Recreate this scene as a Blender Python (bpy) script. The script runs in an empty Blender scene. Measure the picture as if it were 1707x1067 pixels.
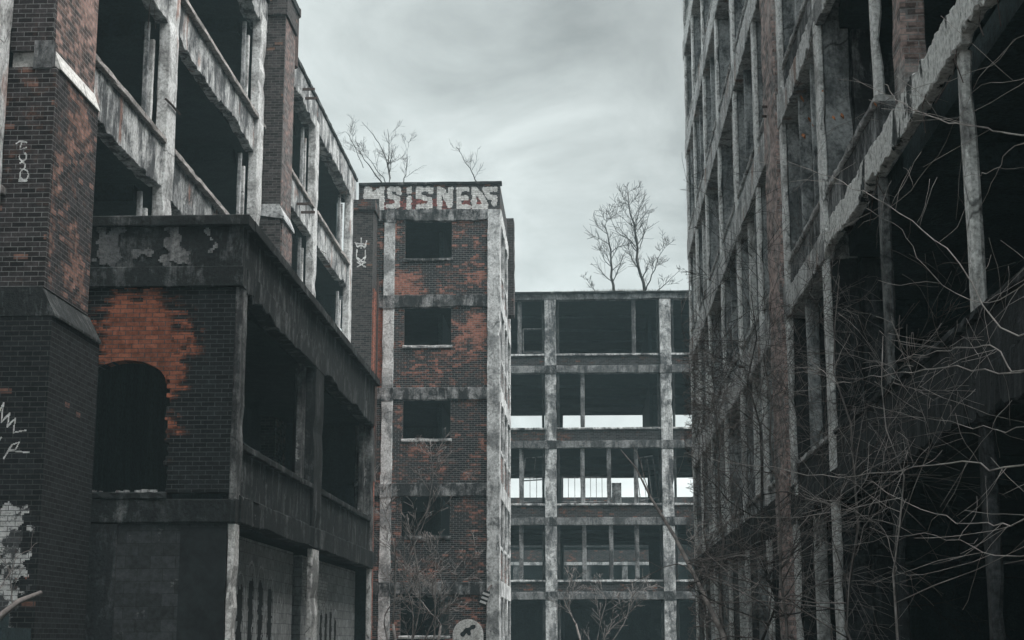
import bpy, math, random
from mathutils import Vector, noise
R_ = math.radians
SC = bpy.context.scene
COL = SC.collection

# ------------------------------------------------------------------ camera
F = 2690.0                                   # focal length in pixels of the 1707-wide photograph
TH = math.atan(536.5 / F)                    # pitch up
PS = math.atan(121.5 / F * math.cos(TH))     # yaw to the left
EYE = Vector((0, 0, 1.6))
cd = bpy.data.cameras.new('camera'); cam = bpy.data.objects.new('camera', cd); COL.objects.link(cam)
cd.sensor_width = 36; cd.lens = F / 1707 * 36; cd.clip_end = 3000; cd.clip_start = 0.1
cam.location = EYE; cam.rotation_euler = (math.pi / 2 + TH, 0, PS)
SC.camera = cam
RM = cam.rotation_euler.to_matrix()
def P(u, v, X=None, Y=None):                 # photo pixel -> point on the plane X=.. or Y=..
    d = RM @ Vector(((u - 853.5) / F, (533.5 - v) / F, -1))
    t = X / d.x if X is not None else Y / d.y
    return EYE + d * t

# ------------------------------------------------------------------ world, sun, exposure
SUN_EL, SUN_AZ = 66, 106                     # azimuth clockwise from +Y
w = bpy.data.worlds.new('World'); SC.world = w; w.use_nodes = True
nt = w.node_tree; nt.nodes.clear()
def N(nt, t, **k):
    n = nt.nodes.new(t)
    for a, b in k.items():
        if a == 'ins':
            for i, val in b.items(): n.inputs[i].default_value = val
        else: setattr(n, a, b)
    return n
def L(nt, a, b): nt.links.new(a, b)
out = N(nt, 'ShaderNodeOutputWorld'); bg = N(nt, 'ShaderNodeBackground'); L(nt, bg.outputs[0], out.inputs[0])
sky = N(nt, 'ShaderNodeTexSky', sky_type='NISHITA', sun_disc=False, sun_elevation=R_(SUN_EL), sun_rotation=R_(SUN_AZ), dust_density=4.0)
tc = N(nt, 'ShaderNodeTexCoord'); mp = N(nt, 'ShaderNodeMapping'); mp.inputs['Scale'].default_value = (1.7, 1.7, 2.7)
mp.inputs['Rotation'].default_value = (0.0, R_(6), R_(20))
L(nt, tc.outputs['Generated'], mp.inputs[0])
n1 = N(nt, 'ShaderNodeTexNoise', ins={'Scale': 4.0, 'Detail': 8.0, 'Roughness': 0.60, 'Distortion': 0.6}); L(nt, mp.outputs[0], n1.inputs['Vector'])
cr = N(nt, 'ShaderNodeValToRGB'); L(nt, n1.outputs['Fac'], cr.inputs[0])
cr.color_ramp.elements[0].position = 0.30; cr.color_ramp.elements[0].color = (2.7, 2.95, 2.95, 1)
cr.color_ramp.elements[1].position = 0.68; cr.color_ramp.elements[1].color = (5.1, 5.5, 5.47, 1)
mx = N(nt, 'ShaderNodeMix', data_type='RGBA'); mx.inputs[0].default_value = 0.97
sx = N(nt, 'ShaderNodeSeparateXYZ'); L(nt, tc.outputs['Generated'], sx.inputs[0])
er = N(nt, 'ShaderNodeValToRGB'); L(nt, sx.outputs[2], er.inputs[0])
for q_, (p_, v_) in zip([er.color_ramp.elements[0], er.color_ramp.elements[1], er.color_ramp.elements.new(.22), er.color_ramp.elements.new(.36), er.color_ramp.elements.new(.6)],
                        [(.06, 1.7), (.13, 1.25), (.22, 1.12), (.36, .80), (.6, .92)]): q_.position = p_; q_.color = (v_, v_, v_, 1)
em = N(nt, 'ShaderNodeMix', data_type='RGBA', blend_type='MULTIPLY'); em.inputs[0].default_value = 1.0
L(nt, cr.outputs[0], em.inputs[6]); L(nt, er.outputs[0], em.inputs[7])
xr = N(nt, 'ShaderNodeValToRGB'); xa = N(nt, 'ShaderNodeMath', operation='ADD'); xa.inputs[1].default_value = .5; L(nt, sx.outputs[0], xa.inputs[0]); L(nt, xa.outputs[0], xr.inputs[0])
for q_, p_, v_ in zip(xr.color_ramp.elements, (.28, .58), (1.22, .94)): q_.position = p_; q_.color = (v_, v_, v_ * .995, 1)
e2 = N(nt, 'ShaderNodeMix', data_type='RGBA', blend_type='MULTIPLY'); e2.inputs[0].default_value = 1.0
L(nt, em.outputs[2], e2.inputs[6]); L(nt, xr.outputs[0], e2.inputs[7])
L(nt, sky.outputs[0], mx.inputs[6]); L(nt, e2.outputs[2], mx.inputs[7]); L(nt, mx.outputs[2], bg.inputs[0])
bg.inputs[1].default_value = 0.081
sd = bpy.data.lights.new('sun', 'SUN'); sd.energy = 4.0; sd.angle = R_(58); sd.color = (1.0, 0.97, 0.94)
so = bpy.data.objects.new('sun', sd); COL.objects.link(so)
sdir = Vector((math.sin(R_(SUN_AZ)) * math.cos(R_(SUN_EL)), math.cos(R_(SUN_AZ)) * math.cos(R_(SUN_EL)), math.sin(R_(SUN_EL))))
so.rotation_euler = sdir.to_track_quat('Z', 'Y').to_euler()
SC.render.engine = 'CYCLES'
SC.view_settings.view_transform = 'Standard'; SC.view_settings.look = 'None'
SC.view_settings.exposure = 1.0; SC.view_settings.gamma = 1.0
HAZE = 0.0011
SC.cycles.max_bounces = 6; SC.cycles.diffuse_bounces = 4

# ------------------------------------------------------------------ materials
def newmat(name, rough=0.9):
    m = bpy.data.materials.new(name); m.use_nodes = True
    t = m.node_tree; b = t.nodes['Principled BSDF']; b.inputs['Roughness'].default_value = rough
    b.inputs['Specular IOR Level'].default_value = 0.25
    return m, t, b
def ramp(t, fac, stops):
    r = N(t, 'ShaderNodeValToRGB'); L(t, fac, r.inputs[0]); e = r.color_ramp.elements
    while len(e) < len(stops): e.new(0.5)
    for q, (p, c) in zip(e, stops):
        q.position = p; q.color = (c, c, c, 1) if isinstance(c, (int, float)) else (*c, 1)
    return r.outputs[0]
def nz(t, vec, scale, detail=4, rough=0.6, dist=0.0):
    n = N(t, 'ShaderNodeTexNoise', ins={'Scale': scale, 'Detail': float(detail), 'Roughness': rough, 'Distortion': dist})
    L(t, vec, n.inputs['Vector']); return n.outputs['Fac']
def mapv(t, vec, scale, loc=(0, 0, 0)):
    m = N(t, 'ShaderNodeMapping'); m.inputs['Scale'].default_value = scale; m.inputs['Location'].default_value = loc
    L(t, vec, m.inputs[0]); return m.outputs[0]
def mixc(t, fac, a, b, mode='MIX'):
    m = N(t, 'ShaderNodeMix', data_type='RGBA', blend_type=mode)
    if isinstance(fac, float): m.inputs[0].default_value = fac
    else: L(t, fac, m.inputs[0])
    for i, s in ((6, a), (7, b)):
        if isinstance(s, tuple): m.inputs[i].default_value = (*s, 1)
        else: L(t, s, m.inputs[i])
    return m.outputs[2]
def mth(t, op, a, b=0.0, clamp=False):
    m = N(t, 'ShaderNodeMath', operation=op, use_clamp=clamp)
    for i, s in ((0, a), (1, b)):
        if isinstance(s, (int, float)): m.inputs[i].default_value = s
        else: L(t, s, m.inputs[i])
    return m.outputs[0]
def pos(t): return N(t, 'ShaderNodeNewGeometry').outputs['Position']
def bump(t, b, h, s=0.4, d=0.02):
    n = N(t, 'ShaderNodeBump', ins={'Strength': s, 'Distance': d}); L(t, h, n.inputs['Height']); L(t, n.outputs[0], b.inputs['Normal'])

def concrete(name, light, dark, stain=0.5, seed=0.0, white=None, wthr=0.6, form=0.0, warm=None, crack=.75):
    """weathered concrete: mottled, vertical dirt runs, optional flaking whitewash, optional rusty warm patches"""
    m, t, b = newmat(name)
    p = mapv(t, pos(t), (1, 1, 1), (seed, seed * .7, seed * .3))
    a = nz(t, p, 0.9, 6, 0.65, 0.4)
    st = mth(t, 'ADD', mth(t, 'MULTIPLY', nz(t, mapv(t, p, (2.3, 2.3, .42)), 1.0, 8, 0.74, .5), .55), mth(t, 'MULTIPLY', nz(t, mapv(t, p, (1, 1, .8), (4, 8, 1)), 1.9, 8, .75, .6), .45))
    fi = nz(t, p, 14, 4, 0.75)
    base = mixc(t, ramp(t, st, [(stain - .055, 0.0), (stain + .055, 1.0)]), dark, light)
    base = mixc(t, ramp(t, a, [(.40, 0.0), (.50, 1.0)]), mixc(t, 0.72, base, dark), base)
    if warm:
        base = mixc(t, ramp(t, nz(t, mapv(t, p, (1, 1, .45), (7, 3, 5)), 1.1, 4, .6), [(.60, 0.0), (.68, .75)]), base, warm)
    if white:
        wv = nz(t, mapv(t, p, (1, 1, .5), (3, 1, 9)), 1.5, 8, .68, .3)
        base = mixc(t, ramp(t, wv, [(wthr, 0.0), (wthr + .03, 1.0)]), base, white)
    base = mixc(t, 1.0, base, ramp(t, fi, [(.28, .30), (.48, .95), (.72, 1.45)]), 'MULTIPLY')
    if crack:
        cr_ = N(t, 'ShaderNodeTexVoronoi', feature='DISTANCE_TO_EDGE', ins={'Scale': 0.55})
        L(t, mixc(t, 0.22, p, N_col(t, p)), cr_.inputs['Vector'])
        cm = mth(t, 'MULTIPLY', ramp(t, cr_.outputs['Distance'], [(.002, 1.0), (.010, 0.0)]), ramp(t, nz(t, p, .7, 3), [(.50, 0.0), (.58, crack)]))
        base = mixc(t, cm, base, (.02, .022, .023))
    L(t, base, b.inputs['Base Color'])
    bump(t, b, mth(t, 'ADD', fi, a), .55, .03)
    return m
def N_col(t, p):
    n = N(t, 'ShaderNodeTexNoise', ins={'Scale': 3.0, 'Detail': 3.0}); L(t, p, n.inputs['Vector']); return n.outputs['Color']

def wallvec(t):
    """(run along the wall, height, 0) from the world position, whichever way the face looks"""
    g = N(t, 'ShaderNodeNewGeometry'); s = N(t, 'ShaderNodeSeparateXYZ'); L(t, g.outputs['Position'], s.inputs[0])
    sn = N(t, 'ShaderNodeSeparateXYZ'); L(t, g.outputs['True Normal'], sn.inputs[0])
    isx = mth(t, 'GREATER_THAN', mth(t, 'ABSOLUTE', sn.outputs[0]), 0.6)
    run = N(t, 'ShaderNodeMix', data_type='FLOAT'); L(t, isx, run.inputs[0]); L(t, s.outputs[0], run.inputs[2]); L(t, s.outputs[1], run.inputs[3])
    c = N(t, 'ShaderNodeCombineXYZ'); L(t, run.outputs[0], c.inputs[0]); L(t, s.outputs[2], c.inputs[1])
    return c.outputs[0], g.outputs['Position']

def brick(name, thr=0.6, seed=0.0, soot=(.018, .019, .021), red=(.27, .085, .05), mortar=(.12, .128, .13), bw=.24, rh=.082, spots=(), white=None, wthr=.5, pale=None, lo=.5, hi=2.0, odd=.985):
    m, t, b = newmat(name)
    v, p = wallvec(t)
    p2 = mapv(t, p, (1, 1, 1), (seed, seed * 1.3, seed * .6))
    def bt(c1, c2, mo):
        n = N(t, 'ShaderNodeTexBrick', ins={'Scale': 1.0, 'Brick Width': bw, 'Row Height': rh, 'Mortar Size': .007, 'Mortar Smooth': .2, 'Bias': 0.0})
        jit = mixc(t, 0.006, v, N_col(t, p)); L(t, jit, n.inputs['Vector'])
        for i, c in (('Color1', c1), ('Color2', c2), ('Mortar', mo)): n.inputs[i].default_value = (*c, 1)
        return n
    sc = lambda c, k: tuple(x * k for x in c)
    nd = bt(sc(soot, lo), sc(soot, hi), mortar)
    nr = bt(sc(red, .62), sc(red, 1.12), sc(mortar, 1.1))
    cell = N(t, 'ShaderNodeTexBrick', ins={'Scale': 1.0, 'Brick Width': bw, 'Row Height': rh, 'Mortar Size': 0.0, 'Bias': 0.0}); L(t, v, cell.inputs['Vector'])
    cell.inputs['Color1'].default_value = (0, 0, 0, 1); cell.inputs['Color2'].default_value = (1, 1, 1, 1)
    mask = nz(t, mapv(t, p2, (1, 1, .7)), .95, 9, .72, .5)
    for (x, y, z, r, k) in spots:
        vd = N(t, 'ShaderNodeVectorMath', operation='DISTANCE'); L(t, p, vd.inputs[0]); vd.inputs[1].default_value = (x, y, z)
        f = mth(t, 'MULTIPLY', mth(t, 'SUBTRACT', 1.0, mth(t, 'DIVIDE', vd.outputs['Value'], r), True), k)
        mask = mth(t, 'ADD', mask, f)
    mask = mth(t, 'ADD', mask, mth(t, 'MULTIPLY', mth(t, 'SUBTRACT', cell.outputs['Color'], .5), .24))
    mask = mth(t, 'ADD', mask, mth(t, 'MULTIPLY', mth(t, 'GREATER_THAN', cell.outputs['Color'], odd), .30))
    nb = bt(sc(red, .26), tuple(a_ * .5 + b_ * .28 for a_, b_ in zip(soot, red)), sc(mortar, 1.05))
    c = mixc(t, ramp(t, mask, [(thr - .10, 0.0), (thr - .03, 1.0)]), nd.outputs['Color'], nb.outputs['Color'])
    c = mixc(t, ramp(t, mask, [(thr - .02, 0.0), (thr + .04, 1.0)]), c, nr.outputs['Color'])
    if pale:
        c = mixc(t, ramp(t, nz(t, mapv(t, p2, (1, 1, .4), (5, 5, 5)), .8, 6, .7), [(.56, 0.0), (.64, .7)]), c, pale)
    if white:
        wv = nz(t, mapv(t, p2, (1, 1, 1), (9, 2, 4)), 2.2, 7, .7)
        c = mixc(t, ramp(t, mth(t, 'SUBTRACT', wv, mth(t, 'MULTIPLY', nd.outputs['Fac'], .10)), [(wthr - .02, 0.0), (wthr + .02, 1.0)]), c, white)
    c = mixc(t, 1.0, c, ramp(t, nz(t, p, 9, 4, .7), [(.3, .5), (.55, 1.0), (.8, 1.45)]), 'MULTIPLY')
    L(t, c, b.inputs['Base Color'])
    bump(t, b, mth(t, 'SUBTRACT', nz(t, p, 30, 2), mth(t, 'MULTIPLY', nd.outputs['Fac'], 1.5)), .6, .012)
    return m

def plain(name, col, rough=.85, var=.35, scale=3.0, metallic=0.0):
    m, t, b = newmat(name, rough)
    n = nz(t, pos(t), scale, 5, .7)
    c = mixc(t, 1.0, col, ramp(t, n, [(.3, 1 - var), (.7, 1 + var)]), 'MULTIPLY')
    L(t, c, b.inputs['Base Color']); b.inputs['Metallic'].default_value = metallic
    bump(t, b, n, .3, .01); return m

Dk = (.030, .034, .036)
M = dict(
    conc_left=concrete('pale_weathered_concrete', (.56, .58, .58), (.07, .075, .08), .50, 2, warm=(.30, .16, .12)),
    conc_leftcol=concrete('flaking_painted_column', (.62, .64, .64), (.17, .17, .17), .44, 5, warm=(.30, .15, .11)),
    conc_annex=concrete('sooty_shaded_concrete', (.15, .16, .163), (.018, .021, .022), .56, 8, white=(.34, .35, .35), wthr=.67),  # soot plus the annex's shade, darkened in the colour
    conc_annexcol=concrete('peeling_white_column', (.24, .25, .25), (.04, .042, .044), .50, 11, white=(.55, .56, .56), wthr=.60),
    conc_tower=concrete('tower_concrete', (.60, .62, .625), (.12, .125, .13), .44, 14),
    conc_band=concrete('stained_concrete_band', (.36, .37, .375), (.03, .032, .034), .52, 17),
    conc_back=concrete('back_concrete', (.26, .27, .275), (.05, .053, .056), .50, 20),
    conc_backcol=concrete('back_column_concrete', (.62, .64, .645), (.08, .085, .09), .49, 23),
    conc_right=concrete('rough_pale_concrete', (.66, .67, .67), (.14, .145, .15), .44, 26, warm=(.26, .15, .11)),
    conc_rightcol=concrete('grey_fin_concrete', (.48, .50, .51), (.09, .10, .105), .46, 29),
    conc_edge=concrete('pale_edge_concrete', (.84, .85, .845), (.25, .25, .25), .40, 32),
    whitewash=concrete('flaking_whitewash', (.10, .11, .11), Dk, .5, 35, white=(.80, .81, .80), wthr=.43),
    whitepost=concrete('whitewashed_post', (.62, .63, .62), (.20, .20, .20), .42, 36, white=(.78, .79, .78), wthr=.5),
    stone=concrete('dressed_stone', (.66, .66, .64), (.50, .50, .49), .35, 38),
    dark=concrete('shade_teal_interior', (.038, .062, .068), (.026, .042, .046), .5, 41, crack=0.0),  # interior shade and its teal tint put into the colour
    sill=concrete('sill_concrete', (.40, .38, .365), (.16, .15, .145), .45, 44),
    brick_pier=brick('sooty_brown_brick', .70, 1, soot=(.022, .019, .020), red=(.24, .13, .10), mortar=(.17, .175, .175), hi=2.6, odd=.975),
    brick_pierside=brick('lit_pink_brick', .47, 2, soot=(.05, .045, .045), red=(.44, .29, .25), mortar=(.26, .24, .23)),  # paler than the front brick: the side's light painted in
    brick_tower=brick('sooty_tower_brick', .62, 4.3, red=(.40, .165, .115), mortar=(.23, .24, .24),
        spots=[(-4.5, 66, 13.9, 1.7, .22), (-7.6, 66, 16.2, 1.3, .22), (-4.2, 66, 16.5, .9, .2), (-6.6, 66, 10.0, 1.2, .18), (-6.4, 66, 12.9, .9, .10)]),
    brick_back=brick('back_dark_brick', .66, 6, soot=(.03, .03, .032), red=(.20, .08, .05)),
    brick_annex=brick('annex_brick', .80, 9, soot=(.009, .011, .012), red=(.34, .12, .07), mortar=(.065, .07, .072), odd=1.1,
        spots=[(-8.3, 28.6, 7.1, 1.5, .46), (-7.7, 28.6, 7.0, 1.25, .34), (-7.42, 28.6, 6.2, .5, .42), (-7.48, 28.6, 5.5, .5, .36)]),
    brick_lower=brick('streaky_shaded_brick', .60, 39, soot=(.030, .028, .030), red=(.34, .19, .15), mortar=(.14, .14, .14), spots=[(-8.7, 24.9, 9, 1.0, .16), (-8.7, 26.8, 10.2, .7, .12)]),  # real streaks, but darker than the side above: shade painted in
    brick_shade=brick('shade_black_brick', .82, 45, soot=(.009, .010, .011), red=(.17, .09, .07), mortar=(.052, .055, .056), odd=.992),  # the lower pier's shadow put into the brick colour
    brick_dark=brick('blackened_brick', .80, 33, soot=(.040, .036, .036), red=(.24, .13, .09), mortar=(.12, .122, .122)),
    brick_side=brick('lit_grey_brick', .56, 36, soot=(.12, .11, .11), red=(.30, .20, .18), mortar=(.20, .195, .19)),  # second pier's side, paler than its front: painted light
    soot=plain('near_black_masonry', (.022, .026, .028), .9, .5, 2.5),
    conc_shade=concrete('shade_dark_concrete', (.09, .095, .10), (.020, .023, .025), .56, 50, crack=0.3),  # stands for shade in the low bays, put into the colour
    brick_orange=brick('orange_brick', .38, 12, red=(.42, .13, .075)),
    brick_column=brick('pinkish_plastered_brick', .46, 15, soot=(.20, .19, .19), red=(.56, .42, .39), mortar=(.34, .33, .325), pale=(.58, .57, .56)),
    brick_white=brick('white_painted_brick', .7, 18, soot=(.04, .042, .044), white=(.55, .57, .57), wthr=.50),
    block=brick('grey_block_wall', 1.5, 21, soot=(.42, .44, .445), mortar=(.20, .205, .21), bw=.45, rh=.22, white=(.55, .57, .57), wthr=.64, lo=.8, hi=1.2),
    block_dark=brick('near_black_block_wall', 1.5, 25, soot=(.05, .055, .058), mortar=(.03, .032, .034), bw=.45, rh=.22, white=(.13, .14, .14), wthr=.62, lo=.7, hi=1.3),  # block pattern in a near-black tone
    paint_white=brick('white_paint_on_brick', .99, 24, soot=(.72, .73, .72), mortar=(.30, .30, .30), lo=.8, hi=1.05),
    paint_red=brick('faded_red_paint_on_brick', .99, 27, soot=(.16, .05, .045), mortar=(.12, .09, .09)),
    paint_black=plain('black_paint', (.015, .017, .018)),
    paint_lime=concrete('thin_lime_stain', (.26, .27, .27), (.10, .105, .11), .48, 60, crack=0.0),
    paint_chalk=plain('thin_white_paint', (.60, .62, .62), var=.6, scale=8),
    rust=plain('rusty_steel', (.07, .05, .045), .7, .5, 12),
    steel=plain('old_white_enamel', (.55, .56, .56), .5, .3, 20),
    bark_pale=plain('pale_bark', (.36, .335, .32), .8, .7, 3),
    bark_dark=plain('dark_bark', (.05, .048, .046), .85, .4, 9),
    bark_mid=plain('grey_brown_bark', (.17, .155, .148), .85, .7, 3),
    leaf=plain('dead_leaf', (.30, .13, .06), .8, .3, 20),
    grass=plain('dry_grass', (.10, .095, .07), .9, .4, 9),
    soil=plain('littered_soil', (.05, .046, .04), .95, .5, 1.2),
)

# ------------------------------------------------------------------ object helpers
def tag(o, label=None, cat=None, group=None, kind=None):
    if label: o['label'] = label
    if cat: o['category'] = cat
    if group: o['group'] = group
    if kind: o['kind'] = kind
    return o
def thing(name, label, cat, loc=(0, 0, 0), group=None):
    o = bpy.data.objects.new(name, None); COL.objects.link(o); o.location = loc
    o.empty_display_size = .3
    return tag(o, label, cat, group)
class MB:
    def __init__(s, seed=0): s.v = []; s.f = []; s.r = random.Random(seed)
    def box(s, x0, x1, y0, y1, z0, z1):
        b = len(s.v)
        s.v += [(x, y, z) for z in (z0, z1) for y in (y0, y1) for x in (x0, x1)]
        for q in ((0, 2, 3, 1), (4, 5, 7, 6), (0, 1, 5, 4), (2, 6, 7, 3), (0, 4, 6, 2), (1, 3, 7, 5)): s.f.append(tuple(b + i for i in q))
        return s
    def rbox(s, x0, x1, y0, y1, z0, z1, j=.012, step=.35, jag=0.0, chip=.0, ch=.018, jagt=0.0):
        """a long member with worn arrises; jag eats into its underside, chip bites corners"""
        lo = (x0, y0, z0); hi = (x1, y1, z1); d = [hi[i] - lo[i] for i in range(3)]
        ax = d.index(max(d)); a, b = [i for i in range(3) if i != ax]
        n = max(2, int(d[ax] / step)); base = len(s.v); r = s.r; ph = r.uniform(0, 99)
        ch = min(ch, d[a] * .3, d[b] * .3)
        prof = [(0, 1), (1, 0), (2, 0), (3, 1), (3, 2), (2, 3), (1, 3), (0, 2)]
        for k in range(n + 1):
            tt = lo[ax] + d[ax] * k / n
            A = (lo[a], lo[a] + ch, hi[a] - ch, hi[a]); B = (lo[b], lo[b] + ch, hi[b] - ch, hi[b])
            up = 0
            if jag and b == 2:
                q = noise.noise(Vector((tt * .45 + ph, ph, 0))); q2 = noise.noise(Vector((tt * 2.1, ph, 5))); q3_ = noise.noise(Vector((tt * 7.3, ph, 9)))
                up = max(0.0, q * .9 + q2 * .35 + q3_ * .22 - .05) * jag
            bite = r.random() < chip
            for (i, jn) in prof:
                pa, pb = A[i], B[jn]
                if up and jn <= 1: pb += min(up, d[b] * .6)
                if jagt and jn >= 2: pb -= max(0.0, noise.noise(Vector((tt * 1.3 + ph, 3, ph))) + .5 * noise.noise(Vector((tt * 5.3, 8, ph)))) * jagt
                if bite and i >= 2:
                    pa -= r.uniform(.02, .06)
                e = 0 if k in (0, n) else 1
                c = [0, 0, 0]; c[ax] = tt + (r.uniform(-.3, .3) * d[ax] / n * e if 0 else 0); c[a] = pa + r.uniform(-j, j); c[b] = pb + r.uniform(-j, j)
                s.v.append(tuple(c))
        m = 8
        for k in range(n):
            for i in range(m):
                p, q = base + k * m + i, base + k * m + (i + 1) % m
                s.f.append((p, q, q + m, p + m))
        s.f.append(tuple(base + i for i in range(m))[::-1]); s.f.append(tuple(base + n * m + i for i in range(m)))
        return s
    def prism(s, pts, axis, a0, a1):
        """pts: 2-D outline; axis 'x' (pts are y,z) or 'y' (pts are x,z)"""
        b = len(s.v); n = len(pts)
        for a in (a0, a1):
            for (p, q) in pts: s.v.append((a, p, q) if axis == 'x' else (p, a, q))
        for i in range(n): s.f.append((b + i, b + (i + 1) % n, b + n + (i + 1) % n, b + n + i))
        s.f.append(tuple(b + i for i in range(n))[::-1]); s.f.append(tuple(b + n + i for i in range(n)))
        return s
    def tube(s, pts, rad, sides=5):
        b = len(s.v); n = len(pts)
        for k, p in enumerate(pts):
            p = Vector(p); a = Vector(pts[max(0, k - 1)]); c = Vector(pts[min(n - 1, k + 1)])
            d = (c - a); d = d.normalized() if d.length > 1e-6 else Vector((0, 0, 1))
            u = d.orthogonal().normalized() if abs(d.z) > .98 else d.cross(Vector((0, 0, 1))).normalized(); w_ = d.cross(u)
            rr = rad[k] if isinstance(rad, (list, tuple)) else rad
            for i in range(sides):
                an = 2 * math.pi * i / sides; s.v.append(tuple(p + (u * math.cos(an) + w_ * math.sin(an)) * rr))
        for k in range(n - 1):
            for i in range(sides):
                p, q = b + k * sides + i, b + k * sides + (i + 1) % sides
                s.f.append((p, q, q + sides, p + sides))
        s.f.append(tuple(b + i for i in range(sides))[::-1]); s.f.append(tuple(b + (n - 1) * sides + i for i in range(sides)))
        return s
    def build(s, name, mat, parent=None, smooth=False):
        me = bpy.data.meshes.new(name); me.from_pydata(s.v, [], s.f); me.update()
        import bmesh
        bm = bmesh.new(); bm.from_mesh(me); bmesh.ops.recalc_face_normals(bm, faces=bm.faces); bm.to_mesh(me); bm.free()
        me.materials.append(M[mat] if isinstance(mat, str) else mat)
        if smooth: me.polygons.foreach_set('use_smooth', [True] * len(me.polygons))
        o = bpy.data.objects.new(name, me); COL.objects.link(o)
        if parent:
            o.parent = parent; o.location = -parent.location if parent.type == 'EMPTY' else (0, 0, 0)
        return o
def BX(name, mat, parent, *b): return MB().box(*b).build(name, mat, parent)
SEED = [100]
def RB(name, mat, parent, *b, **k):
    SEED[0] += 1
    return MB(SEED[0]).rbox(*b, **k).build(name, mat, parent)
def sub(o_child, o_parent):                                    # make an already built part a sub-part
    o_child.parent = o_parent; o_child.location = (0, 0, 0); return o_child
def under(name, mat, parent, mb):                              # sub-part of a part that sits at its thing's offset
    o = mb.build(name, mat); o.parent = parent; o.location = (0, 0, 0); return o

def paint(name, mat, parent, strokes, width, face, off, cell=.03, rag=.35, seed=0):
    """ragged sprayed strokes as a thin skin on a wall. strokes: list of polylines (run, z); face: 'x' or 'y' plane"""
    rnd = random.Random(seed); segs = []
    for s_ in strokes:
        for a, b in zip(s_[:-1], s_[1:]): segs.append((a, b))
    xs = [p[0] for s_ in strokes for p in s_]; zs = [p[1] for s_ in strokes for p in s_]
    x0, x1, z0, z1 = min(xs) - width, max(xs) + width, min(zs) - width, max(zs) + width
    nx, nz_ = int((x1 - x0) / cell) + 1, int((z1 - z0) / cell) + 1
    mb = MB(); idx = {}
    def vid(i, k):
        if (i, k) not in idx:
            idx[(i, k)] = len(mb.v); x = x0 + i * cell; z = z0 + k * cell
            mb.v.append((off, x, z) if face == 'x' else (x, off, z))
        return idx[(i, k)]
    for i in range(nx):
        for k in range(nz_):
            x, z = x0 + (i + .5) * cell, z0 + (k + .5) * cell
            h = width * (.5 + rag * noise.noise(Vector((x * 7, z * 7, seed))))
            for (a, b) in segs:
                dx, dz = b[0] - a[0], b[1] - a[1]; l2 = dx * dx + dz * dz + 1e-9
                tt = max(0, min(1, ((x - a[0]) * dx + (z - a[1]) * dz) / l2))
                ex, ez = a[0] + dx * tt - x, a[1] + dz * tt - z
                if max(abs(ex), abs(ez)) * .6 + math.hypot(ex, ez) * .4 < h:
                    mb.f.append((vid(i, k), vid(i + 1, k), vid(i + 1, k + 1), vid(i, k + 1))); break
    return mb.build(name, mat, parent)

def pxs(lst, Y): return [[(P(u, v, Y=Y).x, P(u, v, Y=Y).z) for u, v in s__] for s__ in lst]
# ------------------------------------------------------------------ ground
def structure(o): return tag(o, kind='structure')
g = MB()
nxg = 40
for i in range(nxg + 1):
    for k in range(nxg + 1):
        x = -14 + i * .75; y = -4 + k * 3.2
        z = -.02 + .10 * noise.noise(Vector((x * .3, y * .3, 0))) if 0 < i < nxg and 0 < k < nxg else -.05
        g.v.append((x, y, z))
for i in range(nxg):
    for k in range(nxg): a = i * (nxg + 1) + k; g.f.append((a, a + nxg + 1, a + nxg + 2, a + 1))
b = len(g.v); g.v += [(-900, -900, -.05), (900, -900, -.05), (900, 1500, -.05), (-900, 1500, -.05)]
c0, c1, c2, c3 = 0, nxg * (nxg + 1), nxg * (nxg + 1) + nxg, nxg
g.f += [(b, b + 1, c1, c0), (b + 1, b + 2, c2, c1), (b + 2, b + 3, c3, c2), (b + 3, b, c0, c3)]
structure(g.build('ground', 'soil'))

# ------------------------------------------------------------------ LEFT LONG BUILDING
LX = -9.5
lb = thing('factory_building', 'long roofless looking factory wing on the left, pale concrete frame with black open bays', 'building', (LX, 46, 0))
FB = [3.72, 7.70, 11.66, 15.66, 19.68]                          # undersides of the edge beams
ST = [4.95, 8.92, 12.88, 16.80, 20.78]                          # tops of spandrels / parapet
LC = [(4.9, 5.9), (14.9, 15.9), (24.0, 25.0), (34.95, 35.72), (45.0, 45.75), (54.95, 55.7), (63.75, 64.5)]
for (a, c) in LC:
    col_ = RB('column', 'conc_leftcol', lb, LX - .22, LX + .05, a, c, 0, 20.0, j=.008, chip=.12)
for fl in range(5):
    zb, zt = FB[fl], ST[fl]
    for i in range(len(LC) - 1):
        a, c = LC[i][1], LC[i + 1][0]
        if fl == 4: continue
        RB('spandrel', 'conc_left', lb, LX - .32, LX - .02 - .04 * (i % 2), a, c, zb, zt - .14, jag=.34 if fl > 0 else .1, j=.012, chip=.05, step=.14)
        RB('sill', 'sill', lb, LX - .42, LX + .07, a + .01, c - .01, zt - .135, zt, j=.01, chip=.05)
pr = RB('parapet', 'conc_left', lb, LX - .42, LX + .02, 0.0, 65.4, 19.68, 20.68, jag=.55, j=.012, chip=.03, step=.14)
sub_ = under('coping', 'conc_annex', pr, MB(7).rbox(LX - .5, LX + .08, 0.0, 65.5, 20.69, 20.84, j=.01))
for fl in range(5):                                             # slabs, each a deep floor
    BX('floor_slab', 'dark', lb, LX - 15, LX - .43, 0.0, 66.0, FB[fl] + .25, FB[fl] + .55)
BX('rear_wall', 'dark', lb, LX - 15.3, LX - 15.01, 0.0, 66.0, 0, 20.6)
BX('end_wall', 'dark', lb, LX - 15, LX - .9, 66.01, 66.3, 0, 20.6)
BX('end_wall', 'dark', lb, LX - 15, LX - .9, -.3, -.01, 0, 20.6)
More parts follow.
